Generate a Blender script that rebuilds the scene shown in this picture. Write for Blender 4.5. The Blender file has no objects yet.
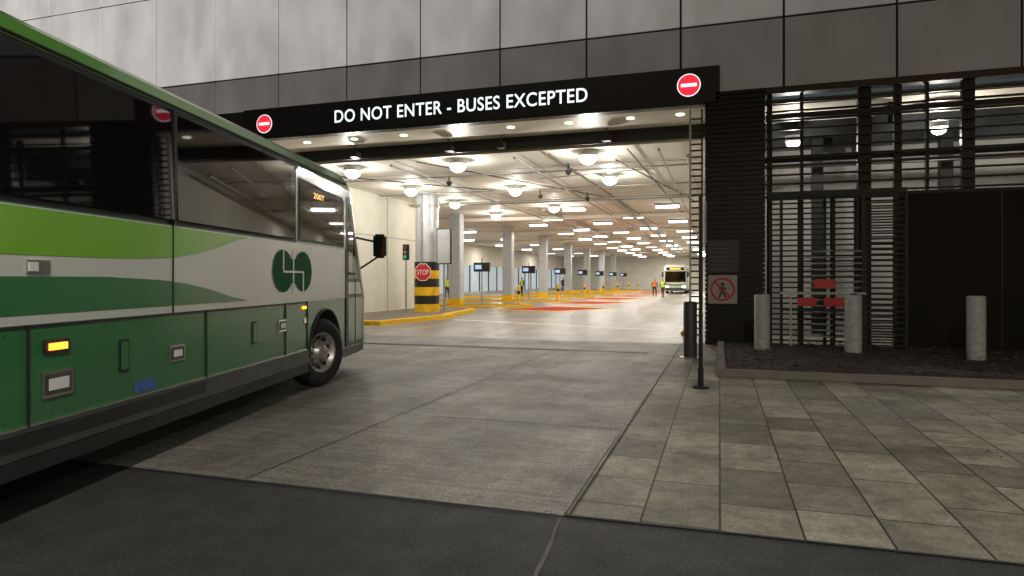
import bpy, bmesh, math, random
from mathutils import Vector, Matrix
random.seed(7)
S=bpy.context.scene
COL=S.collection
R=math.radians

# ---------------------------------------------------------------- materials
def mat(name,col,rough=.6,metal=0,var=.15,scale=3.0,bump=0.0,bscale=40,coat=0,emit=None,es=0,spec=.5,detail=4,ior=1.5):
    m=bpy.data.materials.new(name); m.use_nodes=True
    nt=m.node_tree; b=nt.nodes['Principled BSDF']
    b.inputs['Roughness'].default_value=rough; b.inputs['Metallic'].default_value=metal
    b.inputs['Coat Weight'].default_value=coat; b.inputs['Coat Roughness'].default_value=.08
    b.inputs['Specular IOR Level'].default_value=spec; b.inputs['IOR'].default_value=ior
    b.inputs['Base Color'].default_value=(*col,1)
    if var>0:
        tc=nt.nodes.new('ShaderNodeTexCoord')
        n=nt.nodes.new('ShaderNodeTexNoise'); n.inputs['Scale'].default_value=scale; n.inputs['Detail'].default_value=detail
        n.inputs['Roughness'].default_value=.65
        nt.links.new(tc.outputs['Object'],n.inputs['Vector'])
        r=nt.nodes.new('ShaderNodeValToRGB')
        r.color_ramp.elements[0].position=.3; r.color_ramp.elements[1].position=.7
        r.color_ramp.elements[0].color=(*[c*(1-var) for c in col],1)
        r.color_ramp.elements[1].color=(*[min(1,c*(1+var)) for c in col],1)
        nt.links.new(n.outputs['Fac'],r.inputs['Fac']); nt.links.new(r.outputs['Color'],b.inputs['Base Color'])
        mr=nt.nodes.new('ShaderNodeMapRange'); mr.inputs['To Min'].default_value=max(.02,rough*.75); mr.inputs['To Max'].default_value=min(1,rough*1.25)
        nt.links.new(n.outputs['Fac'],mr.inputs['Value']); nt.links.new(mr.outputs['Result'],b.inputs['Roughness'])
        if bump>0:
            n2=nt.nodes.new('ShaderNodeTexNoise'); n2.inputs['Scale'].default_value=bscale; n2.inputs['Detail'].default_value=4
            nt.links.new(tc.outputs['Object'],n2.inputs['Vector'])
            bp=nt.nodes.new('ShaderNodeBump'); bp.inputs['Strength'].default_value=bump; bp.inputs['Distance'].default_value=.01
            nt.links.new(n2.outputs['Fac'],bp.inputs['Height']); nt.links.new(bp.outputs['Normal'],b.inputs['Normal'])
    if emit:
        b.inputs['Emission Color'].default_value=(*emit,1); b.inputs['Emission Strength'].default_value=es
    return m

def bus_paint(name,col,dirt=.35):
    """clear-coated paint with road film that gets heavier towards the skirt"""
    m=bpy.data.materials.new(name); m.use_nodes=True
    nt=m.node_tree; L=nt.links; b=nt.nodes['Principled BSDF']; N=nt.nodes.new
    b.inputs['Coat Weight'].default_value=.6; b.inputs['Coat Roughness'].default_value=.1; b.inputs['Roughness'].default_value=.38
    tc=N('ShaderNodeTexCoord'); sp=N('ShaderNodeSeparateXYZ'); L.new(tc.outputs['Object'],sp.inputs[0])
    mp=N('ShaderNodeMapping'); mp.inputs['Scale'].default_value=(1,1.6,.7); L.new(tc.outputs['Object'],mp.inputs['Vector'])
    n=N('ShaderNodeTexNoise'); n.inputs['Scale'].default_value=2.2; n.inputs['Detail'].default_value=6; n.inputs['Roughness'].default_value=.75; L.new(mp.outputs['Vector'],n.inputs['Vector'])
    mr=N('ShaderNodeMapRange'); mr.inputs['From Min'].default_value=.3; mr.inputs['From Max'].default_value=1.6; mr.inputs['To Min'].default_value=1; mr.inputs['To Max'].default_value=.12; L.new(sp.outputs['Z'],mr.inputs['Value'])
    mu=N('ShaderNodeMath'); mu.operation='MULTIPLY'; L.new(mr.outputs['Result'],mu.inputs[0]); L.new(n.outputs['Fac'],mu.inputs[1])
    m2=N('ShaderNodeMath'); m2.operation='MULTIPLY'; m2.inputs[1].default_value=dirt*1.8; m2.use_clamp=True; L.new(mu.outputs[0],m2.inputs[0])
    x=N('ShaderNodeMix'); x.data_type='RGBA'; x.inputs['A'].default_value=(*col,1); x.inputs['B'].default_value=(.07,.065,.055,1); L.new(m2.outputs[0],x.inputs['Factor'])
    L.new(x.outputs['Result'],b.inputs['Base Color'])
    r=N('ShaderNodeMapRange'); r.inputs['To Min'].default_value=.3; r.inputs['To Max'].default_value=.75; L.new(m2.outputs[0],r.inputs['Value']); L.new(r.outputs['Result'],b.inputs['Roughness'])
    return m

def ground_mat(name,base,stain,rough,streak=0.0,spots=True):
    m=bpy.data.materials.new(name); m.use_nodes=True
    nt=m.node_tree; L=nt.links; b=nt.nodes['Principled BSDF']; N=nt.nodes.new
    tc=N('ShaderNodeTexCoord')
    def noise(s,d=4,vec=None,rg=.6):
        n=N('ShaderNodeTexNoise'); n.inputs['Scale'].default_value=s; n.inputs['Detail'].default_value=d; n.inputs['Roughness'].default_value=rg
        L.new(vec or tc.outputs['Object'],n.inputs['Vector']); return n.outputs['Fac']
    def ramp(f,a,bb,c0,c1):
        r=N('ShaderNodeValToRGB'); e=r.color_ramp.elements; e[0].position=a; e[1].position=bb
        e[0].color=(c0,c0,c0,1); e[1].color=(c1,c1,c1,1); L.new(f,r.inputs['Fac']); return r.outputs['Color']
    def mul(a,bb,f=1):
        x=N('ShaderNodeMix'); x.data_type='RGBA'; x.blend_type='MULTIPLY'; x.inputs['Factor'].default_value=f
        L.new(a,x.inputs['A']); L.new(bb,x.inputs['B']); return x.outputs['Result']
    mx=N('ShaderNodeMix'); mx.data_type='RGBA'; mx.inputs['A'].default_value=(*stain,1); mx.inputs['B'].default_value=(*base,1)
    L.new(ramp(noise(.45,6,rg=.7),.38,.58,0,1),mx.inputs['Factor'])
    c=mx.outputs['Result']
    c=mul(c,ramp(noise(3.2,7,rg=.8),.32,.68,.58,1.22))
    c=mul(c,ramp(noise(45,2),.3,.7,.5,1.4))
    if streak>0:
        mp=N('ShaderNodeMapping'); mp.inputs['Scale'].default_value=(1.3,.09,1); L.new(tc.outputs['Object'],mp.inputs['Vector'])
        c=mul(c,ramp(noise(1,5,mp.outputs['Vector']),.38,.62,1-streak,1.1))
        mp=N('ShaderNodeMapping'); mp.inputs['Scale'].default_value=(.8,16,1); L.new(tc.outputs['Object'],mp.inputs['Vector'])
        c=mul(c,ramp(noise(1,4,mp.outputs['Vector']),.33,.67,.72,1.14))
    if spots:
        v=N('ShaderNodeTexVoronoi'); v.inputs['Scale'].default_value=2.3; L.new(tc.outputs['Object'],v.inputs['Vector'])
        c=mul(c,ramp(v.outputs['Distance'],.03,.07,.5,1))
    L.new(c,b.inputs['Base Color'])
    mr=N('ShaderNodeMapRange'); mr.inputs['To Min'].default_value=rough*.65; mr.inputs['To Max'].default_value=min(1,rough*1.35)
    L.new(noise(1.1,4),mr.inputs['Value']); L.new(mr.outputs['Result'],b.inputs['Roughness'])
    bp=N('ShaderNodeBump'); bp.inputs['Strength'].default_value=.5; bp.inputs['Distance'].default_value=.008
    L.new(noise(70,3),bp.inputs['Height']); L.new(bp.outputs['Normal'],b.inputs['Normal'])
    return m

def paver_mat():
    m=bpy.data.materials.new('concrete_pavers'); m.use_nodes=True
    nt=m.node_tree; L=nt.links; b=nt.nodes['Principled BSDF']; N=nt.nodes.new
    tc=N('ShaderNodeTexCoord'); sp=N('ShaderNodeSeparateXYZ'); L.new(tc.outputs['Object'],sp.inputs[0])
    cb=N('ShaderNodeCombineXYZ'); L.new(sp.outputs['Y'],cb.inputs['X']); L.new(sp.outputs['X'],cb.inputs['Y'])
    ad=N('ShaderNodeVectorMath'); ad.operation='ADD'; ad.inputs[1].default_value=(.25,1.0,0); L.new(cb.outputs[0],ad.inputs[0])
    br=N('ShaderNodeTexBrick'); L.new(ad.outputs[0],br.inputs['Vector'])
    br.inputs['Scale'].default_value=1; br.inputs['Brick Width'].default_value=.92; br.inputs['Row Height'].default_value=.5
    br.inputs['Mortar Size'].default_value=.008; br.inputs['Mortar Smooth'].default_value=.3
    br.offset=.43; br.offset_frequency=2; br.squash=.7; br.squash_frequency=3
    br.inputs['Color1'].default_value=(.20,.185,.135,1); br.inputs['Color2'].default_value=(.43,.39,.29,1); br.inputs['Mortar'].default_value=(.028,.026,.02,1)
    def noise(s,d=5):
        n=N('ShaderNodeTexNoise'); n.inputs['Scale'].default_value=s; n.inputs['Detail'].default_value=d; n.inputs['Roughness'].default_value=.7; L.new(tc.outputs['Object'],n.inputs['Vector']); return n.outputs['Fac']
    def ramp(f,a,bb,c0,c1):
        r=N('ShaderNodeValToRGB'); e=r.color_ramp.elements; e[0].position=a; e[1].position=bb
        e[0].color=(c0,c0,c0,1); e[1].color=(c1,c1,c1,1); L.new(f,r.inputs['Fac']); return r.outputs['Color']
    c=br.outputs['Color']
    for s,a,bb,c0,c1 in ((.7,.38,.62,.62,1.12),(5,.32,.68,.62,1.2),(55,.3,.7,.55,1.4)):
        x=N('ShaderNodeMix'); x.data_type='RGBA'; x.blend_type='MULTIPLY'; x.inputs['Factor'].default_value=1
        L.new(c,x.inputs['A']); L.new(ramp(noise(s),a,bb,c0,c1),x.inputs['B']); c=x.outputs['Result']
    L.new(c,b.inputs['Base Color'])
    b.inputs['Roughness'].default_value=.6
    bp=N('ShaderNodeBump'); bp.invert=True; bp.inputs['Strength'].default_value=.8; bp.inputs['Distance'].default_value=.014
    L.new(br.outputs['Fac'],bp.inputs['Height'])
    b2=N('ShaderNodeBump'); b2.inputs['Strength'].default_value=.4; b2.inputs['Distance'].default_value=.005; L.new(noise(70,3),b2.inputs['Height']); L.new(bp.outputs['Normal'],b2.inputs['Normal'])
    L.new(b2.outputs['Normal'],b.inputs['Normal'])
    return m

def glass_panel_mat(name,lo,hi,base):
    """frosted facade glass; street light is put in as emission, stronger at the -X end"""
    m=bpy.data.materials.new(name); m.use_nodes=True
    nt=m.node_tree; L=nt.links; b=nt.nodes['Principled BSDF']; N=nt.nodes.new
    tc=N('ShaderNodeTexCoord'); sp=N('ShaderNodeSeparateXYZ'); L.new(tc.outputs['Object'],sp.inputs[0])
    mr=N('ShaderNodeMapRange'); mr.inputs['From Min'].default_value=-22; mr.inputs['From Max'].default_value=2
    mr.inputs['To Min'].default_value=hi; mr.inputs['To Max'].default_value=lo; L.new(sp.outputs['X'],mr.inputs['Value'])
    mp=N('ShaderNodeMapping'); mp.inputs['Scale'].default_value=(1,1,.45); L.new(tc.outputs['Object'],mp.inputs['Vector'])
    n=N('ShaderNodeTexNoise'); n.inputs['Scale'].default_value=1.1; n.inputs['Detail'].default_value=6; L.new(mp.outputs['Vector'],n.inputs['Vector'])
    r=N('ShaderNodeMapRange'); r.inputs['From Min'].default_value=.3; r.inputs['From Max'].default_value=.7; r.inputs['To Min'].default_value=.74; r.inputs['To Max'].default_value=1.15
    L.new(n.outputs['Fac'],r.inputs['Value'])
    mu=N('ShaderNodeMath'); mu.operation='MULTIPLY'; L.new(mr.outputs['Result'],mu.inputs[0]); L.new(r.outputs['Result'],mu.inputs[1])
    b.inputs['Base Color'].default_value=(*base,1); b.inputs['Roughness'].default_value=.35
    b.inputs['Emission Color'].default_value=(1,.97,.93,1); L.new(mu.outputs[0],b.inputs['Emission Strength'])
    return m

M={}
M['asphalt']=ground_mat('asphalt',(.06,.058,.053),(.042,.041,.038),.75,spots=False)
M['concrete']=ground_mat('driveway_concrete',(.34,.31,.265),(.225,.206,.175),.55,streak=.25)
M['intfloor']=ground_mat('terminal_floor_concrete',(.38,.33,.27),(.27,.23,.19),.36,streak=.3)
M['pavers']=paver_mat()
M['joint']=mat('joint_sealant',(.05,.048,.045),.8)
M['ljoint']=mat('pale_joint',(.13,.125,.115),.8,var=.4,scale=6)
M['white']=mat('white_road_paint',(.8,.78,.74),.7,var=.2,scale=8)
M['yellow']=mat('yellow_paint',(.85,.5,.02),.75,var=.2,scale=5,spec=.2)
M['redp']=mat('red_floor_paint',(.42,.035,.02),.85,var=.3,scale=2,spec=.1)
M['blackp']=mat('black_paint',(.012,.012,.012),.45)
M['curb']=mat('kerb_concrete',(.17,.145,.12),.8,scale=6,bump=.3)
M['wall']=mat('precast_wall',(.62,.6,.52),.7,var=.08,scale=1.2)
M['wallg']=mat('grey_wall',(.36,.35,.32),.7,var=.1)
M['ceil']=mat('ceiling_panel',(.8,.76,.68),.6,var=.05,scale=.7)
M['soffit']=mat('soffit_panel',(.6,.55,.46),.5,var=.08,scale=.9)
M['dark']=mat('dark_metal_panel',(.013,.013,.013),.4,var=.2)
M['darkb']=mat('dark_bronze_panel',(.005,.004,.004),.55,var=.3,scale=1.5,spec=.2)
M['slat']=mat('black_slats',(.006,.008,.01),.4,var=.2,scale=8,spec=.3)
M['backing']=mat('facade_backing',(.03,.029,.027),.7)
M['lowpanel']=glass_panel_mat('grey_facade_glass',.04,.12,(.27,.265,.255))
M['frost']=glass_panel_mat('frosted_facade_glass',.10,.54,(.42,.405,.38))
M['steel']=mat('galvanised_steel',(.42,.42,.41),.4,metal=.8,var=.15,scale=9)
M['boll']=mat('bollard_grey_paint',(.38,.38,.35),.5,var=.25,scale=8)
M['darksteel']=mat('dark_steel',(.015,.017,.018),.45,metal=0,spec=.3)
M['column']=mat('column_cladding',(.5,.52,.55),.35,metal=.2,var=.1)
M['soil']=mat('mulch',(.035,.022,.016),.95,var=.5,scale=14,bump=.8,bscale=30)
M['leaf']=mat('dead_leaves',(.12,.07,.045),.85,var=.5,scale=20)
M['red']=mat('sign_red',(.5,.02,.03),.4,var=0)
M['signwhite']=mat('sign_white',(.8,.8,.78),.4,var=0)
M['signgrey']=mat('weathered_sign_face',(.38,.35,.32),.5,var=.15)
M['ledw']=mat('led_white',(.8,.9,1),.5,var=0,emit=(.82,.95,1),es=1.4)
M['ledred']=mat('led_red',(.6,.02,.05),.5,var=0,emit=(1,.03,.06),es=1.0)
M['lampw']=mat('lamp_lens',(.9,.9,.85),.4,var=0,emit=(1,.97,.88),es=18)
M['tubelens']=mat('tube_lens',(.9,.9,.85),.4,var=0,emit=(1,.98,.92),es=9)
M['lampwarm']=mat('lamp_warm_lens',(.9,.8,.6),.4,var=0,emit=(1,.85,.6),es=3)
M['screen']=mat('display_screen',(.1,.2,.3),.3,var=0,emit=(.6,.8,1),es=.7)
M['backglass']=mat('lit_waiting_room_glass',(.2,.24,.27),.15,var=.3,scale=1.2,emit=(.75,.85,.9),es=.4)

# ---------------------------------------------------------------- mesh builder
class MB:
    def __init__(s): s.v=[];s.f=[];s.m=[];s.sm=[];s.mats=[]
    def mi(s,k):
        m=M[k]
        if m not in s.mats: s.mats.append(m)
        return s.mats.index(m)
    def add(s,vs,fs,k,smooth=False):
        o=len(s.v); s.v+= [tuple(v) for v in vs]; i=s.mi(k)
        for f in fs: s.f.append([a+o for a in f]); s.m.append(i); s.sm.append(smooth)
    def box(s,x0,x1,y0,y1,z0,z1,k,T=None,ch=0):
        if x0>x1:x0,x1=x1,x0
        if y0>y1:y0,y1=y1,y0
        if z0>z1:z0,z1=z1,z0
        if ch<=0:
            vs=[(x,y,z) for x in(x0,x1) for y in(y0,y1) for z in(z0,z1)]
            fs=[(0,1,3,2),(4,6,7,5),(0,4,5,1),(2,3,7,6),(0,2,6,4),(1,5,7,3)]
        else:
            bm=bmesh.new(); bmesh.ops.create_cube(bm,size=1)
            for v in bm.verts: v.co=Vector(((x0+x1)/2+v.co.x*(x1-x0),(y0+y1)/2+v.co.y*(y1-y0),(z0+z1)/2+v.co.z*(z1-z0)))
            bmesh.ops.bevel(bm,geom=bm.edges[:],offset=ch,segments=2,affect='EDGES')
            bm.verts.index_update(); vs=[v.co[:] for v in bm.verts]; fs=[[v.index for v in f.verts] for f in bm.faces]; bm.free()
        if T: vs=[tuple(T@Vector(v)) for v in vs]
        s.add(vs,fs,k)
    def cyl(s,p0,p1,r0,k,r1=None,n=16,cap=True):
        p0=Vector(p0);p1=Vector(p1); r1=r0 if r1 is None else r1
        d=(p1-p0).normalized(); a=d.orthogonal().normalized(); b=d.cross(a)
        vs=[];
        for p,r in((p0,r0),(p1,r1)):
            for i in range(n):
                t=2*math.pi*i/n; vs.append(p+a*math.cos(t)*r+b*math.sin(t)*r)
        s.add(vs,[(i,(i+1)%n,n+(i+1)%n,n+i) for i in range(n)],k,True)
        if cap: 
            s.add(vs[:n],[list(range(n))[::-1]],k); s.add(vs[n:],[list(range(n))],k)
    def lathe(s,c,axis,prof,k,n=32):
        c=Vector(c); d=Vector(axis).normalized(); a=d.orthogonal().normalized(); b=d.cross(a)
        vs=[];m=len(prof)
        for h,r in prof:
            for i in range(n):
                t=2*math.pi*i/n; vs.append(c+d*h+a*math.cos(t)*r+b*math.sin(t)*r)
        fs=[]
        for j in range(m-1):
            for i in range(n): fs.append((j*n+i,j*n+(i+1)%n,(j+1)*n+(i+1)%n,(j+1)*n+i))
        s.add(vs,fs,k,True)
    def poly(s,pts,k): s.add(pts,[list(range(len(pts)))],k)
    def prism(s,pts,z0,z1,k,kt=None):
        n=len(pts); vs=[(x,y,z0) for x,y in pts]+[(x,y,z1) for x,y in pts]
        s.add(vs,[(i,(i+1)%n,n+(i+1)%n,n+i) for i in range(n)]+[list(range(n))[::-1]],k)
        s.add(vs[n:],[list(range(n))],kt or k)
    def sphere(s,c,r,k,sz=1,n=12):
        prof=[(-math.cos(math.pi*j/n)*r*sz,max(.0005,math.sin(math.pi*j/n)*r)) for j in range(n+1)]
        s.lathe(c,(0,0,1),prof,k,n*2)
    def build(s,name,parent=None,loc=(0,0,0),rz=0):
        me=bpy.data.meshes.new(name); me.from_pydata(s.v,[],s.f)
        for m in s.mats: me.materials.append(m)
        for p,i,sm in zip(me.polygons,s.m,s.sm): p.material_index=i; p.use_smooth=sm
        me.update()
        bm=bmesh.new(); bm.from_mesh(me); bmesh.ops.recalc_face_normals(bm,faces=bm.faces[:]); bm.to_mesh(me); bm.free()
        o=bpy.data.objects.new(name,me); COL.objects.link(o); o.location=loc; o.rotation_euler=(0,0,rz)
        if parent: o.parent=parent
        return o
def empty(name,loc=(0,0,0),rz=0):
    e=bpy.data.objects.new(name,None); COL.objects.link(e); e.location=loc; e.rotation_euler=(0,0,rz); return e
def text(body,name,parent,loc,w,h,k,rot=(math.pi/2,0,0),off=.0):
    c=bpy.data.curves.new(name,'FONT'); c.body=body; c.align_x='CENTER'; c.align_y='CENTER'; c.offset=off; c.extrude=0; c.space_character=1.06
    t=bpy.data.objects.new(name+'_c',c); COL.objects.link(t)
    dg=bpy.context.evaluated_depsgraph_get(); me=bpy.data.meshes.new_from_object(t.evaluated_get(dg))
    bpy.data.objects.remove(t)
    xs=[v.co.x for v in me.vertices]; ys=[v.co.y for v in me.vertices]
    cx=(min(xs)+max(xs))/2; cy=(min(ys)+max(ys))/2; sx=w/(max(xs)-min(xs)); sy=h/(max(ys)-min(ys))
    for v in me.vertices: v.co=Vector(((v.co.x-cx)*sx,(v.co.y-cy)*sy,0))
    me.materials.clear(); me.materials.append(M[k])
    for p in me.polygons: p.material_index=0
    o=bpy.data.objects.new(name,me); COL.objects.link(o); o.location=loc; o.rotation_euler=rot
    if parent: o.parent=parent
    return o
def lamp(name,typ,loc,e,parent=None,col=(1,.955,.87),**kw):
    l=bpy.data.lights.new(name,typ); l.energy=e; l.color=col
    for a,b in kw.items(): setattr(l,a,b)
    o=bpy.data.objects.new(name,l); COL.objects.link(o); o.location=loc
    if parent: o.parent=parent
    return o

# ---------------------------------------------------------------- ground
g=MB(); g.poly([(-300,-300,0),(300,-300,0),(300,400,0),(-300,400,0)],'asphalt'); g.build('ground')
g=MB(); g.poly([(-14.9,4.25,.004),(-1.02,4.3,.004),(-.92,16.8,.004),(-14.9,16.8,.004)],'concrete')
g.build('concrete_driveway')
g=MB(); g.poly([(-40,16.8,.004),(-.35,16.8,.004),(-.35,112,.004),(-40,112,.004)],'intfloor'); g.build('terminal_floor')
g=MB(); g.poly([(-1.02,4.3,.006),(30,4.75,.006),(30,17.2,.006),(-.92,17.2,.006)],'pavers'); g.build('paved_sidewalk')
g=MB()
def strip(x0,y0,x1,y1,w,k,z=.009):
    d=Vector((x1-x0,y1-y0,0)).normalized(); n=Vector((-d.y,d.x,0))*w/2
    a=Vector((x0,y0,z));b=Vector((x1,y1,z)); g.poly([a-n,b-n,b+n,a+n],k)
for y in (6.9,9.95,12.6): strip(-14.8,y,-.98,y+.06,.014,'joint')
for x in (-3.62,-7.4,-11.2): strip(x,4.3,x+.05,14.3,.012,'joint',.0095)
for y in (18.2,22,27,32,38,45): strip(-10.5,y,-.5,y,.02,'joint',.0085)
strip(-14.8,4.23,-1.05,4.28,.03,'joint',.0105); strip(-1.0,4.3,30,4.75,.028,'joint',.0105)
strip(-.97,4.3,-.9,16.8,.02,'joint',.0115)
x,y=-1.02,4.25
for i in range(16):
    nx=-1.02+.3*(i+1)/16+random.uniform(-.012,.012); ny=4.25-3.2*(i+1)/16
    strip(x,y,nx,ny,random.uniform(.018,.04),'ljoint',.005); x,y=nx,ny
def crack(x,y,dx,dy,n,w=.006,z=.012):
    for i in range(n):
        nx=x+dx+random.uniform(-.06,.06); ny=y+dy+random.uniform(-.06,.06); strip(x,y,nx,ny,w,'joint',z); x,y=nx,ny
crack(-5.5,6.9,.05,.2,16); crack(-2.4,9.95,-.12,.15,14); crack(-9.5,9.95,.15,.16,14); crack(-2.2,4.0,.15,-.1,10,.005,.004)
g.build('pavement_joints')
g=MB(); g.box(-14,-1.5,14.35,14.62,.006,.012,'darksteel')
for i in range(125): g.box(-14+i*.1,-13.97+i*.1,14.38,14.59,.013,.019,'darksteel')
g.build('trench_drain')
g=MB(); strip(-10.2,24.2,-1.3,20.9,.28,'white')
g.build('stop_line')

# ---------------------------------------------------------------- building
B=empty('bus_terminal_building')
f=MB(); f.box(-45,16,17.13,17.3,6.9,14,'backing'); f.box(-45,-14.25,17.13,17.3,0,6.9,'backing'); f.box(.0,16,17.13,17.3,6.25,6.9,'backing')
f.build('facade_backing',B)
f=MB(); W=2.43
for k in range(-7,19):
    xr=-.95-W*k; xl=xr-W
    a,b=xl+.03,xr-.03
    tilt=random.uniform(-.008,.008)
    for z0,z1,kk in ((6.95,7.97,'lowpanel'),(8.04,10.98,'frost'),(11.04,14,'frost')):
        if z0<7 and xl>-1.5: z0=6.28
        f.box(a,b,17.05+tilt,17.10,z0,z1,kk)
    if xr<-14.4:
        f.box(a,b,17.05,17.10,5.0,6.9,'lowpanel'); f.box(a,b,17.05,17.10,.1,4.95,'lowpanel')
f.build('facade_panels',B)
f=MB()
f.box(-45,16,17.3,40,14,14.3,'backing')
f.box(-14.6,-.35,17.13,19,5.98,6.1,'soffit')
f.box(-14.6,-.35,19.0,19.16,5.62,5.98,'dark')
f.box(-40,-.35,19.16,112,5.55,5.75,'ceil')
f.box(-15.3,-15,17.3,33,0,5.55,'wall')
f.box(-40,0,112,112.3,0,5.75,'wall')
f.box(-.34,-.06,17.7,112,0,5.98,'wall')
f.box(-26.2,-26,33,112,3.2,5.55,'wall')
f.box(-26.2,-26,33,112,0,.3,'wallg')
f.box(-26.1,-26.06,33,112,.3,3.2,'backglass')
f.box(-26,-15.3,32.8,33,0,5.55,'wall')
for i in range(27): f.box(-26,-25.9,33+i*3,33.12+i*3,.3,3.2,'darksteel')
f.build('terminal_shell',B)
f=MB()
for y in (20.5,24,27.5,31): f.box(-15,-14.985,y,y+.04,0,5.55,'wallg')
f.box(-15,-14.984,17.3,33,3.6,3.64,'wallg')
for i in range(16): f.box(-26,-.4,22+i*6,22.03+i*6,5.54,5.549,'wallg')
for x in (-6,-10.3,-14.4): f.box(x,x+.03,19.3,112,5.538,5.5485,'wallg')
for y in (22.3,26.5,31): f.cyl((-14.8,y,5.44),(-.5,y,5.44),.03,'steel',n=8)
for x in (-1.7,-6.1,-10.4): f.cyl((x,19.3,5.4),(x,110,5.4),.04,'steel',n=8)
for x in (-2.6,-5.0): f.cyl((x,19.3,5.47),(x+.8,48,5.47),.02,'darksteel',n=6)
f.cyl((-.9,20,5.3),(-.9,90,5.3),.06,'steel',n=8)
f.cyl((-9.5,19.4,5.48),(-5.2,30,5.48),.02,'darksteel',n=6); f.cyl((-3.2,21,5.48),(-1.2,33,5.48),.022,'darksteel',n=6)
f.cyl((-13.8,21,5.48),(-9,27,5.48),.02,'darksteel',n=6); f.cyl((-6.6,24,5.48),(-2.2,23,5.48),.02,'steel',n=6)
f.box(-9.2,-8.95,34,110,5.36,5.42,'steel'); f.box(-5.0,-4.75,30,110,5.34,5.42,'steel')
for y in (38.5,50,62,74,88): f.box(-25,-.6,y,y+.5,5.3,5.52,'ceil')
f.cyl((-14.9,29.8,5.35),(-.5,29.8,5.35),.07,'steel',n=10)
for i in range(9):
    for x in (-1.7,-6.1,-10.4): f.cyl((x,21.5+i*5,5.38),(x,21.5+i*5,5.26),.018,'steel',n=6)
f.build('ceiling_pipes',B)
f=MB()
for k,y in enumerate((36,46,56,66,76,86,96)):
    f.box(-15.35,-14.65,y-.35,y+.35,.15,5.55,'column',ch=.03)
    f.box(-15.37,-14.63,y-.37,y+.37,.15,.5,'yellow')
f.build('terminal_columns',B)

f=MB(); f.box(-.3,1.0,16.86,17.6,0,6.25,'dark')
z=.02
while z<6.2:
    f.box(-.35,1.04,16.8,17.65,z,z+.085,'slat'); z+=.118
f.build('slatted_pier',B)
f=MB(); f.box(-.05,14,22.5,22.7,0,6.1,'wallg'); f.box(14,14.2,17.3,22.5,0,6.1,'wallg'); f.box(-.05,14,17.66,22.5,6.0,6.15,'soffit')
f.box(1.04,16,16.95,17.25,6.12,6.28,'dark')
f.poly([(-.05,17.2,.01),(14,17.2,.01),(14,22.5,.01),(-.05,22.5,.01)],'concrete')
for x in (2.6,5.9,9): f.box(x,x+.3,21,21.3,0,6,'darksteel')
for y in (19.6,21.6): f.box(0,13.9,y,y+.2,5.6,6,'darksteel')
for x in (3.9,8.6): f.box(x,x+.18,17.9,22.5,5.4,5.95,'darksteel')
f.cyl((.0,20.4,4.9),(13.9,20.4,4.9),.07,'darksteel'); f.cyl((.0,18.7,4.6),(13.9,18.7,4.6),.03,'steel')
f.cyl((3.3,17.9,0),(3.3,17.9,6),.09,'darksteel')
f.build('services_room',B)
f=MB()
z=3.68
while z<6.05:
    f.box(1.06,12,16.98,17.04,z,z+.045,'slat'); z+=.22
for x,w in ((1.1,.12),(1.85,.07),(3.1,.28),(3.85,.16),(4.5,.06),(5.2,.26),(6.5,.12),(7.2,.1),(8.4,.2),(10,.1)): f.box(x,x+w,17.07,17.2,0 if x<3.9 else 3.6,6.12,'darksteel')
f.box(1.06,12,16.97,17.07,3.58,3.65,'darksteel'); f.box(1.06,12,16.96,17.07,5.5,5.62,'darksteel'); f.box(1.06,12,17.3,17.4,4.5,4.62,'darksteel')
f.build('louvre_screen',B)
f=MB(); f.box(3.9,14,16.9,17.06,0,3.57,'darkb',ch=.01)
for x in (5.9,7.9,9.9): f.box(x,x+.02,16.893,16.899,0,3.57,'blackp')
f.build('dark_wall_panel',B)

T=MB()
for x in (1.12,1.75,2.3,2.95,3.78): T.box(x,x+.07,16.7,16.76,0,3.55,'darksteel')
T.box(1.1,3.84,16.68,16.78,3.5,3.62,'darksteel'); T.box(1.1,3.84,15.9,15.98,3.5,3.6,'darksteel')
for x in (1.3,2.98,3.8): T.box(x,x+.06,15.92,15.98,0,3.5,'darksteel')
z=.15
while z<3.45:
    T.box(1.15,3.8,16.72,16.745,z,z+.038,'darksteel')
    T.box(3.03,3.83,15.94,15.965,z,z+.034,'darksteel')
    T.cyl((3.83,15.95,z),(3.81,16.73,z),.016,'darksteel',n=8)
    z+=.125
T.cyl((2.45,16.35,0),(2.45,16.35,3.5),.055,'darksteel')
z=.3
while z<2.4:
    for a in (20,140,260):
        dx=math.cos(R(a))*.75;dy=math.sin(R(a))*.45
        T.cyl((2.45,16.35,z),(2.45+dx,16.35+dy,z),.018,'boll',n=8)
    z+=.14
T.box(2.0,2.42,15.86,15.89,1.42,1.62,'red'); T.box(1.66,2.05,15.86,15.89,1.02,1.2,'red'); T.box(2.2,2.6,15.86,15.89,1.02,1.2,'red')
T.box(1.3,3.05,15.9,15.94,1.28,1.33,'boll'); T.box(1.3,3.05,15.9,15.94,.9,.95,'darksteel')
T.box(1.5,1.54,15.88,15.92,.0,1.3,'boll'); T.box(2.75,2.85,15.85,15.95,.0,1.3,'darksteel')
T.build('security_turnstile')

T=MB()
T.box(-.74,-.69,17.0,17.05,0,5.9,'steel'); T.box(-.45,-.41,17.0,17.05,0,5.9,'darksteel')
z=.2
while z<5.8: T.box(-.69,-.45,17.01,17.04,z,z+.04,'darksteel'); z+=.16
T.build('folding_gate')

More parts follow.
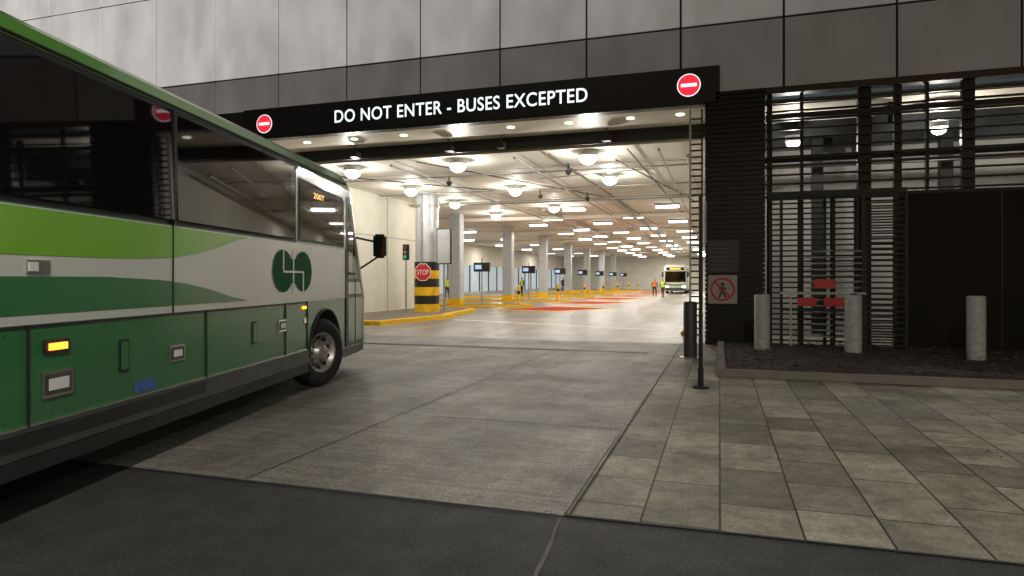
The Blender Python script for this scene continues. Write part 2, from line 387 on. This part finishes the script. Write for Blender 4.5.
E=empty('overhead_led_sign')
f=MB(); f.box(-14.2,0,16.8,17.12,5.96,6.9,'dark',ch=.015)
f.box(-14.1,-.1,16.788,16.797,6.03,6.83,'blackp')
for cx,cz in ((-.74,6.46),(-13.4,6.42)):
    n=40
    def circ(r,y,k): f.poly([(cx+math.cos(2*math.pi*i/n)*r,y,cz+math.sin(2*math.pi*i/n)*r) for i in range(n)],k)
    circ(.285,16.782,'ledw'); circ(.265,16.778,'ledred')
    f.poly([(cx-.19,16.774,cz-.04),(cx+.19,16.774,cz-.04),(cx+.19,16.774,cz+.04),(cx-.19,16.774,cz+.04)],'ledw')
f.build('sign_cabinet',E)
text('DO NOT ENTER - BUSES EXCEPTED','led_lettering',E,(-7.1,16.78,6.45),7.6,.37,'ledw',off=.008)
f=MB()
for x in (-11.3,-8.0,-6.3,-3.1):
    f.cyl((x,18.6,5.98),(x,18.6,5.75),.02,'blackp',n=8); f.box(x-.13,x+.13,18.45,18.75,5.58,5.76,'blackp',ch=.02)
f.build('soffit_sensors',B)
f=MB()
for x in (-12.5,-10.8,-9.1,-7.4,-5.7,-4.0,-2.3,-1.0): f.cyl((x,17.7,5.979),(x,17.7,5.955),.11,'lampwarm')
f.build('soffit_downlights',B)

def drum(x,y,z,e,r=.27):
    E=empty('ceiling_drum_light',(x,y,z))
    f=MB(); f.cyl((0,0,.22),(0,0,.06),r+.03,'signwhite',n=24)
    f.sphere((0,0,.03),r,'lampw',sz=.8,n=8); f.build('housing_and_globe',E)
    lamp('bulb','POINT',(0,0,-.26),e,E,shadow_soft_size=.05)
for (x,y) in ((-12.2,19.9),(-8.2,19.8),(-3.85,19.7),(-12.4,24.8),(-8.2,26.1),(-3.9,24.2),(-12.5,29.8),(-8.3,33.2),(-12.5,36)):
    drum(x,y,5.33,155)
def tube(x,y,e):
    E=empty('linear_ceiling_light',(x,y,5.4))
    f=MB(); f.box(-.62,.62,-.27,.27,.04,.13,'boll'); f.box(-.58,.58,-.23,.23,-.05,.038,'tubelens'); f.build('housing_and_lens',E)
    if e: lamp('tube','AREA',(0,0,-.06),e,E,shape='RECTANGLE',size=1.1,size_y=.42)
for i,y in enumerate((34.5,43.5,52,60,68,76,84,92,100,107)):
    for j,x in enumerate((-2.6,-7.5,-12)):
        if (x,y)==(-12,34.5): continue
        tube(x,y,310 if (i+j)%2==0 else 0)
for i,y in enumerate((38,47,55,63,72,80,88)):
    for x in (-5,-10): tube(x,y+1.6,0)
for i,y in enumerate((39,48,58,68,78,90,102)):
    for j,x in enumerate((-19,-23)):
        tube(x,y,310 if (i+j)%2==0 else 0)
for x,y,e in ((5.15,18.5,170),(1.9,19.2,130),(8.5,19.5,130)):
    drum(x,y,5.3,e,.17)
for x,y in ((-7.5,27.5),(-5.7,29),(-9.8,22.8),(-4.9,21.6)):
    f=MB(); f.cyl((0,0,.3),(0,0,.05),.03,'blackp',n=8); f.cyl((0,0,.08),(0,0,0),.11,'blackp'); f.sphere((0,0,0),.09,'blackp'); f.build('cctv_camera',None,(x,y,5.25))

# ---------------------------------------------------------------- striped column + island
f=MB(); c=(-12.75,27.1)
f.cyl((c[0],c[1],2.4),(c[0],c[1],5.55),.52,'column',n=40)
zz=.14
for i,k in enumerate(('yellow','blackp','yellow','blackp','yellow','blackp')):
    h=.38; f.cyl((c[0],c[1],zz),(c[0],c[1],zz+h-.002),.57 if k=='yellow' else .568,k,n=40); zz+=h
f.cyl((c[0],c[1],4.9),(c[0],c[1],5.0),.56,'steel',n=40)
f.box(c[0]-.05,c[0]+.05,c[1]-.6,c[1]-.5,2.4,5.5,'steel')
f.build('striped_column')
f=MB(); isl=[(-11.7,20.2),(-11.35,20.3),(-10.7,25.3),(-11.1,26),(-11.8,31),(-14.95,31),(-14.95,20.6)]
f.prism(isl,.0,.15,'yellow','curb')
ins=[(-11.8,20.6),(-11.6,20.7),(-11.05,25.2),(-11.4,25.8),(-12.1,30.8),(-14.9,30.8),(-14.9,20.9)]
f.poly([(x,y,.156) for x,y in ins],'curb')
f.poly([(x,y,.152) for x,y in isl],'yellow')
f.build('traffic_island')
f=MB()
n=8; sc=(c[0]+.12,c[1]-.68,1.95)
f.poly([(sc[0]+math.cos(R(22.5+45*i))*.42,sc[1],sc[2]+math.sin(R(22.5+45*i))*.42) for i in range(n)],'signwhite')
f.poly([(sc[0]+math.cos(R(22.5+45*i))*.385,sc[1]-.006,sc[2]+math.sin(R(22.5+45*i))*.385) for i in range(n)],'red')
f.box(sc[0]-.05,sc[0]+.05,sc[1]+.003,sc[1]+.12,sc[2]-.2,sc[2]+.2,'steel')
so=f.build('stop_sign')
text('STOP','lettering',so,(sc[0],sc[1]-.012,sc[2]),.58,.22,'signwhite',off=.01)
f=MB(); f.box(-12.05,-11.35,26.6,26.72,2.3,3.9,'blackp',ch=.01); f.box(-12.0,-11.4,26.585,26.597,2.35,3.85,'column'); f.cyl((-11.7,26.66,.15),(-11.7,26.66,2.3),.05,'steel',n=10)
f.build('information_board')
f=MB(); f.cyl((-13.45,26.4,.15),(-13.45,26.4,2.5),.04,'steel',n=10)
f.box(-13.58,-13.32,26.3,26.5,2.5,3.2,'blackp',ch=.02)
M['tl_r']=mat('signal_red',(.2,.02,.02),.3,var=0); M['tl_g']=mat('signal_green',(.02,.2,.08),.3,var=0,emit=(.1,1,.4),es=.3); M['tl_y']=mat('signal_amber',(.25,.14,.02),.3,var=0)
for z,k in ((3.06,'tl_r'),(2.85,'tl_y'),(2.64,'tl_g')): f.cyl((-13.45,26.3,z),(-13.45,26.27,z),.07,k)
f.build('traffic_signal')

for y in (36,46,56,66,76,86,96):
    f=MB()
    pts=[(-21.5,y-2.6),(-12,y+.3),(-10.6,y+1.4),(-11.2,y+2.0),(-12.6,y+1.9),(-21.5,y-.4)]
    f.prism(pts,.0,.14,'yellow','curb')
    f.poly([(x,yy,.143) for x,yy in pts],'yellow')
    cx=sum(p[0] for p in pts)/6; cy=sum(p[1] for p in pts)/6
    f.poly([(cx+(p[0]-cx)*.93,cy+(p[1]-cy)*.75,.147) for p in pts],'curb')
    f.build('bay_platform')
    f=MB(); q=[(-11.6,y-3.2),(-7.8,y-4.0),(-5.6,y+.6),(-9.4,y+2.4)]
    f.poly([(a,b,.010) for a,b in q],'yellow'); mx=sum(a for a,b in q)/4; my=sum(b for a,b in q)/4
    f.poly([(mx+(a-mx)*.88,my+(b-my)*.8,.014) for a,b in q],'redp')
    f.build('floor_marking')
    f=MB()
    f.cyl((-11.6,y+1.6,.14),(-11.6,y+1.6,1.2),.1,'yellow'); f.cyl((-11.6,y+1.6,.75),(-11.6,y+1.6,.95),.103,'blackp'); f.sphere((-11.6,y+1.6,1.2),.1,'yellow',n=6)
    f.build('safety_bollard')
    f=MB(); f.cyl((-13.6,y+.6,.14),(-13.6,y+.6,2.9),.05,'steel',n=8); f.box(-14.1,-13.1,y+.5,y+.7,2.1,2.65,'blackp',ch=.02); f.box(-14.0,-13.6,y+.49,y+.497,2.25,2.5,'screen')
    f.build('bay_display')

# ---------------------------------------------------------------- pier signs
f=MB(); f.box(-.28,.4,16.76,16.795,1.02,1.72,'signgrey',ch=.005)
f.build('no_pedestrians_sign'); so=bpy.data.objects['no_pedestrians_sign']
f=MB(); cx,cz=.06,1.37; n=40
for i in range(n):
    a0=2*math.pi*i/n;a1=2*math.pi*(i+1)/n
    f.poly([(cx+math.cos(a0)*.29,16.752,cz+math.sin(a0)*.29),(cx+math.cos(a1)*.29,16.752,cz+math.sin(a1)*.29),(cx+math.cos(a1)*.24,16.752,cz+math.sin(a1)*.24),(cx+math.cos(a0)*.24,16.752,cz+math.sin(a0)*.24)],'red')
def bar(a,b,w,k,y):
    a=Vector((a[0],y,a[1]));b=Vector((b[0],y,b[1])); d=(b-a).normalized(); nn=Vector((-d.z,0,d.x))*w/2
    f.poly([a-nn,b-nn,b+nn,a+nn],k)
bar((cx-.18,cz+.18),(cx+.18,cz-.18),.045,'red',16.748)
for j,(a,b,w) in enumerate((((0,.07),(0,-.04),.09),((0,-.02),(-.08,-.2),.045),((0,-.02),(.07,-.2),.045),((0,.06),(-.09,-.03),.03),((0,.06),(.1,.0),.03))):
    bar((cx+a[0],cz+a[1]),(cx+b[0],cz+b[1]),w,'blackp',16.7545-j*.0003)
f.poly([(cx+math.cos(R(30*i))*.045,16.7525,cz+.13+math.sin(R(30*i))*.045) for i in range(12)],'blackp')
f.build('pictogram',so)
M['plaque']=mat('grey_plaque',(.04,.04,.04),.5,var=.05)
f=MB(); f.box(-.3,.44,16.76,16.795,1.78,2.58,'plaque',ch=.005)
M['dimtxt']=mat('faded_lettering',(.13,.13,.13),.6,var=0)
for i in range(7):
    z=2.48-i*.1; f.box(-.22,.36-random.random()*.2,16.752,16.757,z-.02,z,'dimtxt')
f.build('notice_plaque')

# ---------------------------------------------------------------- planter + bollards
f=MB()
f.box(-.06,16,11.2,11.38,0,.13,'curb',ch=.015); f.box(-.06,.1,11.383,16.5,0,.13,'curb',ch=.015)
nx,ny=90,34; vs=[];fs=[]
for j in range(ny+1):
    for i in range(nx+1):
        x=.1+15.9*i/nx; y=11.38+5.3*j/ny
        vs.append((x,y,.07+.05*math.sin(x*.9)*math.sin((y-11.38)*.6)+random.uniform(0,.035)))
for j in range(ny):
    for i in range(nx): a=j*(nx+1)+i; fs.append((a,a+1,a+nx+2,a+nx+1))
f.add(vs,fs,'soil')
for i in range(3200):
    x=random.uniform(.15,14);y=random.uniform(11.42,16.6); z=.13+random.uniform(-.01,.03); s=random.uniform(.02,.05)
    a=random.random()*6.28; dx,dy=math.cos(a)*s,math.sin(a)*s
    f.poly([(x-dx,y-dy,z),(x+dy*.6,y-dx*.6,z+random.uniform(0,.02)),(x+dx,y+dy,z+random.uniform(-.01,.02)),(x-dy*.6,y+dx*.6,z)],'leaf' if random.random()<.45 else 'soil')
f.build('planter_bed')
f=MB()
for i in range(160):
    x=random.uniform(-.8,7);y=random.uniform(6,11.1); s=random.uniform(.01,.028); a=random.random()*6.28; dx,dy=math.cos(a)*s,math.sin(a)*s; z=.012
    f.poly([(x-dx,y-dy,z),(x+dy*.6,y-dx*.6,z+.006),(x+dx,y+dy,z+.003),(x-dy*.6,y+dx*.6,z)],'leaf')
f.build('fallen_leaves')
for x,y in ((.86,14.9),(2.6,14.8),(4.75,14.8),(6.9,14.8)):
    f=MB(); f.lathe((0,0,0),(0,0,1),[(0,.16),(1.2,.16),(1.225,.155),(1.24,.13),(1.245,.001)],'boll',28)
    f.build('security_bollard',None,(x,y,.05))
f=MB(); f.lathe((0,0,0),(0,0,1),[(0,.135),(1.12,.135),(1.15,.12),(1.16,.001)],'plaque',28); f.cyl((0,0,.0),(0,0,.02),.22,'steel',n=20); f.build('security_bollard',None,(-.58,13.8,.006))
f=MB(); f.cyl((0,0,0),(0,0,2.85),.03,'darksteel',n=10); f.cyl((0,0,0),(0,0,.03),.12,'darksteel',n=16); f.cyl((0,0,.03),(0,0,.3),.042,'darksteel',n=10)
f.box(-.012,.012,.02,.62,2.15,2.8,'steel',T=Matrix.Rotation(R(-1.5),4,'Z')@Matrix.Translation((.045,0,0)))
f.build('sign_post',None,(-.27,10.0,.006))
f=MB(); f.box(-.12,.12,-.4,.4,0,.14,'yellow',ch=.03); f.build('yellow_kerb_stop',None,(-.95,19.5,.006))

# ---------------------------------------------------------------- coach bus
M['busg']=bus_paint('bus_dark_green_paint',(.025,.19,.055),.3)
M['busroof']=bus_paint('bus_roof_green_paint',(.13,.36,.04),.3)
M['lime']=bus_paint('bus_lime_paint',(.19,.5,.01),.2)
M['busw']=bus_paint('bus_silver_white_paint',(.68,.70,.64),.25)
M['logo']=mat('green_vinyl_logo',(.012,.12,.045),.75,var=.08,spec=.15)
M['bglass']=mat('bus_tinted_glass',(.006,.005,.006),.03,var=0,spec=.5,ior=1.75)
M['seal']=mat('rubber_seal',(.012,.012,.012),.6)
M['rub']=mat('grey_skirt',(.055,.058,.055),.5,var=.4,scale=3)
M['tire']=mat('tyre_rubber',(.018,.018,.018),.8,var=.2,scale=20)
M['alu']=mat('wheel_aluminium',(.5,.49,.45),.4,metal=.7,var=.3,scale=12)
M['amber']=mat('amber_marker',(.8,.3,.02),.3,var=0,emit=(1,.26,.02),es=4)
M['amberled']=mat('amber_led',(.8,.4,.02),.3,var=0,emit=(1,.5,.05),es=1.3)
M['blue']=mat('blue_sticker',(.05,.14,.4),.4,var=.4,scale=30)
M['reds']=mat('red_lens',(.4,.02,.02),.3,var=0)
M['chrome']=mat('chrome_trim',(.7,.7,.68),.2,metal=1,var=0)

def rake(z): return 0 if z<1.3 else (z-1.3)*.44
def bus_body(name,parent,arches):
    half=[(-.1,.30),(0,.42),(0,1.3),(0,2.1),(0,3.08),(-.03,3.2),(-.1,3.31),(-.24,3.4),(-.55,3.47),(-1.3,3.5)]
    prof=half+[(-2.6-x,z) for x,z in half[-2::-1]]
    n=len(prof); vs=[];fs=[]
    secs=[(13.7,0),(13.5,.0),(8,0),(.55,0),(.30,.06),(.12,.2),(0,.45)]
    for L0,ins in secs:
        for x,z in prof:
            xc=x+1.3; xx=xc*(1-ins/1.3)-1.3
            rk=rake(z)*(1 if L0<8 else 0); vs.append((xx,-(L0+rk),z))
    m=len(secs)
    for j in range(m-1):
        for i in range(n): fs.append((j*n+i,j*n+(i+1)%n,(j+1)*n+(i+1)%n,(j+1)*n+i))
    fs.append(list(range(n))); fs.append(list(range((m-1)*n,m*n))[::-1])
    b=MB(); b.add(vs,fs,'busg'); b.mi('busroof'); b.mi('seal')
    o=b.build(name,parent)
    for p in o.data.polygons:
        c=p.center
        if c.z>3.1 and abs(p.normal.y)<.9: p.material_index=1
    for L in arches:
        for mode in (0,1):
            cb=MB()
            if mode==0: cb.cyl((-2.9,-L,.5),(.5,-L,.5),.64,'seal',n=48)
            else: cb.box(-2.92,.52,-L-.6399,-L+.6399,-.2,.5,'seal')
            co=cb.build('cut')
            md=o.modifiers.new('b','BOOLEAN'); md.object=co; md.operation='DIFFERENCE'; md.solver='EXACT'
            o.parent=None
            dg=bpy.context.evaluated_depsgraph_get(); dg.update(); me=bpy.data.meshes.new_from_object(o.evaluated_get(dg)); o.modifiers.clear(); o.data=me; o.parent=parent
            bpy.data.objects.remove(co)
    return o
def wheel(parent,L,steer=0):
    b=MB(); ax=(1,0,0); h0=-.15
    b.lathe((h0,0,0),ax,[(0,.3),(0,.42),(.02,.48),(.06,.51),(.24,.51),(.28,.485),(.305,.42),(.3,.31),(.285,.3)],'tire',48)
    for h in (.08,.14,.2): b.lathe((h0,0,0),ax,[(h,.512),(h+.012,.512)],'blackp',48)
    b.lathe((h0,0,0),ax,[(.285,.3),(.295,.29),(.28,.27),(.2,.25),(.17,.2),(.19,.17),(.22,.15),(.23,.12),(.30,.11),(.31,.09),(.31,.001)],'alu',48)
    b.cyl((h0,0,0),(h0+.02,0,0),.3,'seal',n=32)
    for i in range(10):
        a=2*math.pi*i/10
        b.cyl((h0+.20,math.cos(a)*.155,math.sin(a)*.155),(h0+.25,math.cos(a)*.155,math.sin(a)*.155),.016,'chrome',n=6)
        a+=math.pi/10
        b.cyl((h0+.15,math.cos(a)*.222,math.sin(a)*.222),(h0+.225,math.cos(a)*.222,math.sin(a)*.222),.026,'seal',n=12)
    b.cyl((h0-.6,0,0),(h0,0,0),.08,'seal')
    b.build('wheel',parent,(-.16,-L,.515),R(steer))
def bus_side(P):
    b=MB()
    X1,X2,X3,X4=.004,.008,.012,.016
    def pl(pts,x,k): b.poly([(x,-L,z) for L,z in pts],k)
    pl([(13.6,1.30),(.62,1.30),(.62+rake(1.6),1.6),(.62+rake(2.08),2.085),(13.6,2.085)],X1,'busw')
    pl([(13.6,1.76),(8.2,1.76),(7.3,1.765),(6.8,1.775),(6.35,1.80),(5.95,1.85),(5.55,1.93),(5.15,2.03),(4.9,2.075),(13.6,2.075)],X2,'lime')
    pl([(13.6,1.365),(4.9,1.365),(5.3,1.42),(5.7,1.50),(6.1,1.56),(6.5,1.595),(7.2,1.62),(8.2,1.62),(13.6,1.6)],X2,'busg')
    def disc(c,z,r,sx,x,k):
        n=40; pl([(c-math.cos(2*math.pi*i/n)*r*sx,z+math.sin(2*math.pi*i/n)*r) for i in range(n)],x,k)
    disc(3.98,1.71,.27,1.15,X3,'logo'); disc(3.34,1.71,.27,1.15,X3,'logo')
    b.box(X3-.006,X3-.001,-3.8,-3.5,1.55,1.87,'logo')
    b.box(X3+.001,X3+.003,-3.685,-3.65,1.42,2.0,'busw')
    b.box(X3+.001,X3+.004,-3.98,-3.34,1.69,1.715,'busw')
    b.box(X3+.001,X3+.005,-3.995,-3.965,1.71,1.985,'busw'); b.box(X3+.001,X3+.005,-3.355,-3.325,1.435,1.71,'busw')
    pl([(13.3,2.10),(3.56,2.10),(3.56,3.14),(13.3,3.14)],X1,'seal')
    edges=[3.60,6.33,8.75,11.1,13.25]
    for a,c in zip(edges[:-1],edges[1:]):
        b.poly([(.036,-(c-.03),2.14),(.036,-(a+.03),2.14),(X2,-(a+.03),3.1),(X2,-(c-.03),3.1)],'bglass')
        b.poly([(X1,-(c-.03),2.14),(X1,-(a+.03),2.14),(.036,-(a+.03),2.14),(.036,-(c-.03),2.14)],'seal')
        b.box(X1,.03,-(c+.02),-(c-.02),2.1,3.14,'seal')
    pl([(3.5,2.12),(1.62,2.12),(1.62,2.86),(1.7,2.92),(3.5,2.98)],X1,'seal')
    pl([(3.45,2.16),(1.67,2.16),(1.67,2.83),(3.45,2.93)],X2,'bglass')
    pl([(3.5,3.0),(1.7,2.94),(1.7,3.10),(3.5,3.12)],X1,'busroof')
    pl([(1.5,.50),(.60,.50),(.60,1.3),(.62+rake(2.9),2.95),(1.5,2.98)],X2,'rub')
    pl([(1.42,1.62),(.74+rake(1.62),1.62),(.74+rake(2.85),2.85),(1.42,2.88)],X3,'bglass')
    pl([(1.42,1.36),(.70,1.36),(.70+rake(1.56),1.56),(1.42,1.56)],X3,'busw')
    pl([(1.42,.56),(.66,.56),(.66,1.3),(1.42,1.3)],X3,'busg')
    for L in (1.06,): b.box(X4,X4+.003,-L-.012,-L+.012,.56,1.6,'seal')
    for L,z0,z1 in ((1.55,.5,2.1),(3.18,.45,1.3),(3.9,.62,1.3),(5.78,.62,1.3),(6.34,1.3,2.1),(7.95,.62,1.3),(9.6,.5,1.3)):
        b.box(-.002,X3+.002,-L-.006,-L+.006,z0,z1,'seal')
    b.box(0,.006,-9.6,-3.15,1.275,1.297,'seal')
    b.box(0,.012,-9.6,-3.2,.625,.64,'chrome')
    b.box(0,.022,-9.6,-3.15,.44,.62,'rub'); b.box(-.03,.016,-9.6,-3.15,.32,.435,'seal')
    b.box(.022,.026,-9.6,-5.82,.50,.60,'seal')
    b.box(0,.02,-1.75,-.62,.36,.48,'rub')
    n=30; prev=None; L=2.45
    for i in range(n+1):
        a=math.pi*i/n; p=(-L+math.cos(a)*.66,.5+math.sin(a)*.66)
        if prev: b.cyl((.006,prev[0],prev[1]),(.006,p[0],p[1]),.02,'seal',n=6,cap=False)
        prev=p
    for z in (1.24,.68):
        for i in range(80):
            L=3.25+i*.125; b.box(.0,.004,-L-.006,-L+.006,z-.006,z+.006,'rub')
    b.box(0,.02,-7.97,-7.78,1.64,1.73,'chrome'); b.box(.02,.026,-7.96,-7.885,1.655,1.715,'signwhite')
    b.box(0,.018,-7.82,-7.60,1.09,1.185,'seal'); b.box(.018,.03,-7.79,-7.63,1.115,1.162,'amber')
    b.box(0,.016,-7.84,-7.56,.79,.97,'chrome'); b.box(.016,.02,-7.82,-7.58,.81,.95,'rub'); b.box(.02,.024,-7.79,-7.61,.84,.92,'signwhite')
    for L,z in ((6.28,.93),(4.0,1.02)): b.box(0,.014,-L-.12,-L+.12,z-.075,z+.075,'chrome'); b.box(.014,.018,-L-.1,-L+.1,z-.055,z+.055,'rub'); b.box(.018,.026,-L-.06,-L+.06,z-.03,z+.03,'signwhite')
    for L in (7.0,4.75): b.box(0,.01,-L-.055,-L+.055,.86,1.12,'seal'); b.box(.01,.014,-L-.04,-L+.04,.88,1.1,'busg')
    b.box(0,.008,-6.85,-6.6,.66,.76,'blue')
    b.box(0,.02,-3.35,-3.24,1.2,1.235,'amber')
    b.box(0,.01,-3.3,-3.22,1.0,1.08,'chrome')
    b.cyl((.004,-13.5,3.17),(.004,-1.5,3.17),.014,'seal',n=8)
    b.cyl((-.1,-1.0,2.35),(.12,-.3,2.3),.02,'seal',n=8); b.cyl((-.2,-.35,1.75),(.2,-.17,2.05),.018,'seal',n=8)
    b.box(.08,.32,-.25,-.12,2.0,2.44,'seal',ch=.04); b.box(.1,.30,-.256,-.251,2.03,2.41,'bglass')
    b.box(.02,.03,-1.45,-1.1,1.68,1.72,'seal')
    b.build('side_trim',P)
    text('200T','side_destination_text',P,(.014,-2.75,2.8),.42,.08,'amberled',rot=(math.pi/2,0,math.pi/2),off=.005)
    text('2414','fleet_number',P,(.014,-2.35,3.04),.28,.08,'busw',rot=(math.pi/2,0,math.pi/2))
    wheel(P,2.45,-20); wheel(P,10.6); wheel(P,11.9)
    b=MB()
    def fr(x0,x1,z0,z1,off,k): b.poly([(x0,-rake(z0)+off,z0),(x1,-rake(z0)+off,z0),(x1,-rake(z1)+off,z1),(x0,-rake(z1)+off,z1)],k)
    fr(-2.12,-.48,1.5,2.75,.004,'bglass'); fr(-2.1,-.5,2.8,3.15,.004,'seal')
    b.box(-2.1,-.5,.002,.06,.35,.7,'rub',ch=.02)
    for x in (-2.1,-.75): b.box(x,x+.25,.002,.03,.85,1.0,'signwhite')
    b.box(-.4,0,-13.72,-13.701,.8,2.2,'reds'); b.box(-2.2,-.4,-13.71,-13.702,.8,1.9,'rub')
    b.build('front_and_rear_trim',P)
P=empty('coach_bus',(0,0,0),0)
bus_body('body',P,(2.45,10.6,11.9)); bus_side(P)
P.location=(-6.218,10.82,.004); P.rotation_euler=(0,0,R(13.7))

P2=empty('coach_bus',(-4.9,77,.004),0)
b=MB(); b.box(-1.28,1.28,0,12.5,.32,3.35,'busw',ch=.18)
b.box(-1.15,1.15,-.012,-.004,1.35,2.6,'bglass'); b.box(-1.0,1.0,-.014,-.004,2.72,3.05,'seal'); b.box(-.6,.6,-.022,-.016,2.8,2.98,'amberled')
b.box(-1.15,1.15,-.03,-.004,.4,.7,'rub'); b.box(-1.1,1.1,-.012,-.004,.95,1.1,'busg')
for x in (-1.1,.8): b.box(x,x+.3,-.035,-.006,.75,.9,'lampw')
for s in (-1,1): b.box(s*1.4-.1,s*1.4+.1,-.35,-.25,1.9,2.5,'seal',ch=.03); b.cyl((s*1.15,0,2.6),(s*1.4,-.3,2.45),.02,'seal',n=6)
b.box(-1.29,-1.283,.8,12,2.0,2.9,'bglass'); b.box(1.283,1.29,.8,12,2.0,2.9,'bglass')
for s in (-1.2,.9): 
    for yy in (2.4,9.5): b.cyl((s,yy,.5),(s+.3,yy,.5),.5,'tire',n=28)
b.build('body',P2)

# ---------------------------------------------------------------- people
M['skin']=mat('skin',(.5,.3,.2),.6,var=0); M['vest']=mat('hi_vis_vest',(.6,.8,.03),.6,var=0); M['navy']=mat('dark_clothes',(.02,.022,.03),.8,var=0); M['hair']=mat('hair',(.02,.015,.01),.8,var=0); M['vesto']=mat('orange_vest',(.8,.2,.02),.6,var=0)
def person(x,y,rz,vest,stride=.15):
    V=[(0,0,.95,.13),(0,0,1.15,.13),(0,0,1.36,.145),(0,0,1.47,.06),(0,0,1.56,.075),(0,-.01,1.66,.095),(0,0,1.74,.06)]
    Eg=[(0,1),(1,2),(2,3),(3,4),(4,5),(5,6)]
    def ch(root,pts):
        p=root
        for q in pts: V.append(q); Eg.append((p,len(V)-1)); p=len(V)-1
    for s in (-1,1):
        ch(2,[(s*.19,0,1.38,.07),(s*.25,.04*s,1.12,.048),(s*.24,-.1,.88,.036),(s*.235,-.13,.80,.04)])
        st=stride*s
        ch(0,[(s*.1,0,.88,.1),(s*.11,-.03-st*.5,.5,.065),(s*.11,-st*.7+.03,.1,.045),(s*.12,-st*.7-.13,.05,.04)])
    me=bpy.data.meshes.new('person'); me.from_pydata([v[:3] for v in V],Eg,[]); o=bpy.data.objects.new('person_tmp',me); COL.objects.link(o)
    sk=o.modifiers.new('s','SKIN')
    for i,v in enumerate(V): me.skin_vertices[0].data[i].radius=(v[3],v[3]*(.75 if i in(0,1,2) else 1))
    me.skin_vertices[0].data[0].use_root=True
    sb=o.modifiers.new('u','SUBSURF'); sb.levels=2; sb.render_levels=2
    dg=bpy.context.evaluated_depsgraph_get(); dg.update(); m2=bpy.data.meshes.new_from_object(o.evaluated_get(dg)); bpy.data.objects.remove(o)
    for k in ('navy',vest,'skin','hair'): m2.materials.append(M[k])
    for p in m2.polygons:
        c=p.center; p.use_smooth=True
        p.material_index=0
        if .95<c.z<1.46 and abs(c.x)<.2: p.material_index=1
        if c.z>1.49: p.material_index=2
        if c.z>1.70 or (c.z>1.6 and c.y>.03): p.material_index=3
        if c.z<.86 and abs(c.x)>.2: p.material_index=2
    p=bpy.data.objects.new('person',m2); COL.objects.link(p); p.location=(x,y,.14 if x<-16 else .005); p.rotation_euler=(0,0,rz)
person(-19.2,44.3,.6,'vest',.2); person(-16.6,54.8,-.7,'vest',.1); person(-5.9,62.8,.3,'vesto',.25); person(-5.0,61.2,-.4,'vest',.1); person(-17.6,74.8,.5,'navy',.2)

# ---------------------------------------------------------------- street lamps behind the viewer, sky, added fill sun
def street_lamp(x,y,h,e,dx=0,dy=2.0):
    E=empty('street_lamp',(x,y,0))
    f=MB(); f.cyl((0,0,0),(0,0,h),.09,'darksteel',r1=.055); f.cyl((0,0,0),(0,0,.5),.14,'darksteel'); f.cyl((0,0,h-.05),(dx,dy,h+.25),.04,'darksteel',n=8)
    f.box(dx-.16,dx+.16,dy-.1,dy+.6,h+.2,h+.32,'darksteel',ch=.03); f.build('pole',E)
    lamp('luminaire','SPOT',(dx,dy+.25,h+.1),e,E,col=(1,.95,.86),shadow_soft_size=.2,spot_size=R(170),spot_blend=.6)
street_lamp(2.2,-6.5,8.5,3600); street_lamp(12,1.0,8.5,1000,dx=-2.0,dy=.5)
w=bpy.data.worlds.new('World'); S.world=w; w.use_nodes=True; nt=w.node_tree
sky=nt.nodes.new('ShaderNodeTexSky'); sky.sky_type='NISHITA'; sky.sun_disc=False; sky.sun_elevation=R(4); sky.sun_rotation=R(160)
nt.links.new(sky.outputs[0],nt.nodes['Background'].inputs['Color']); nt.nodes['Background'].inputs['Strength'].default_value=.025
sun=lamp('soft_fill_sun','SUN',(0,-10,30),.1,col=(1,.93,.85),angle=R(15)); sun.rotation_euler=(R(55),0,R(-20))  # weak wide sun lamp added as soft fill on the facade

c=bpy.data.cameras.new('camera'); co=bpy.data.objects.new('camera',c); COL.objects.link(co)
co.location=(0,0,1.6); co.rotation_euler=(R(90),0,R(17.74)); c.sensor_width=36; c.lens=22.85; c.shift_y=-8/1024; c.clip_end=1000; c.clip_start=.05
S.camera=co
S.view_settings.view_transform='Standard'; S.view_settings.look='None'; S.view_settings.exposure=0
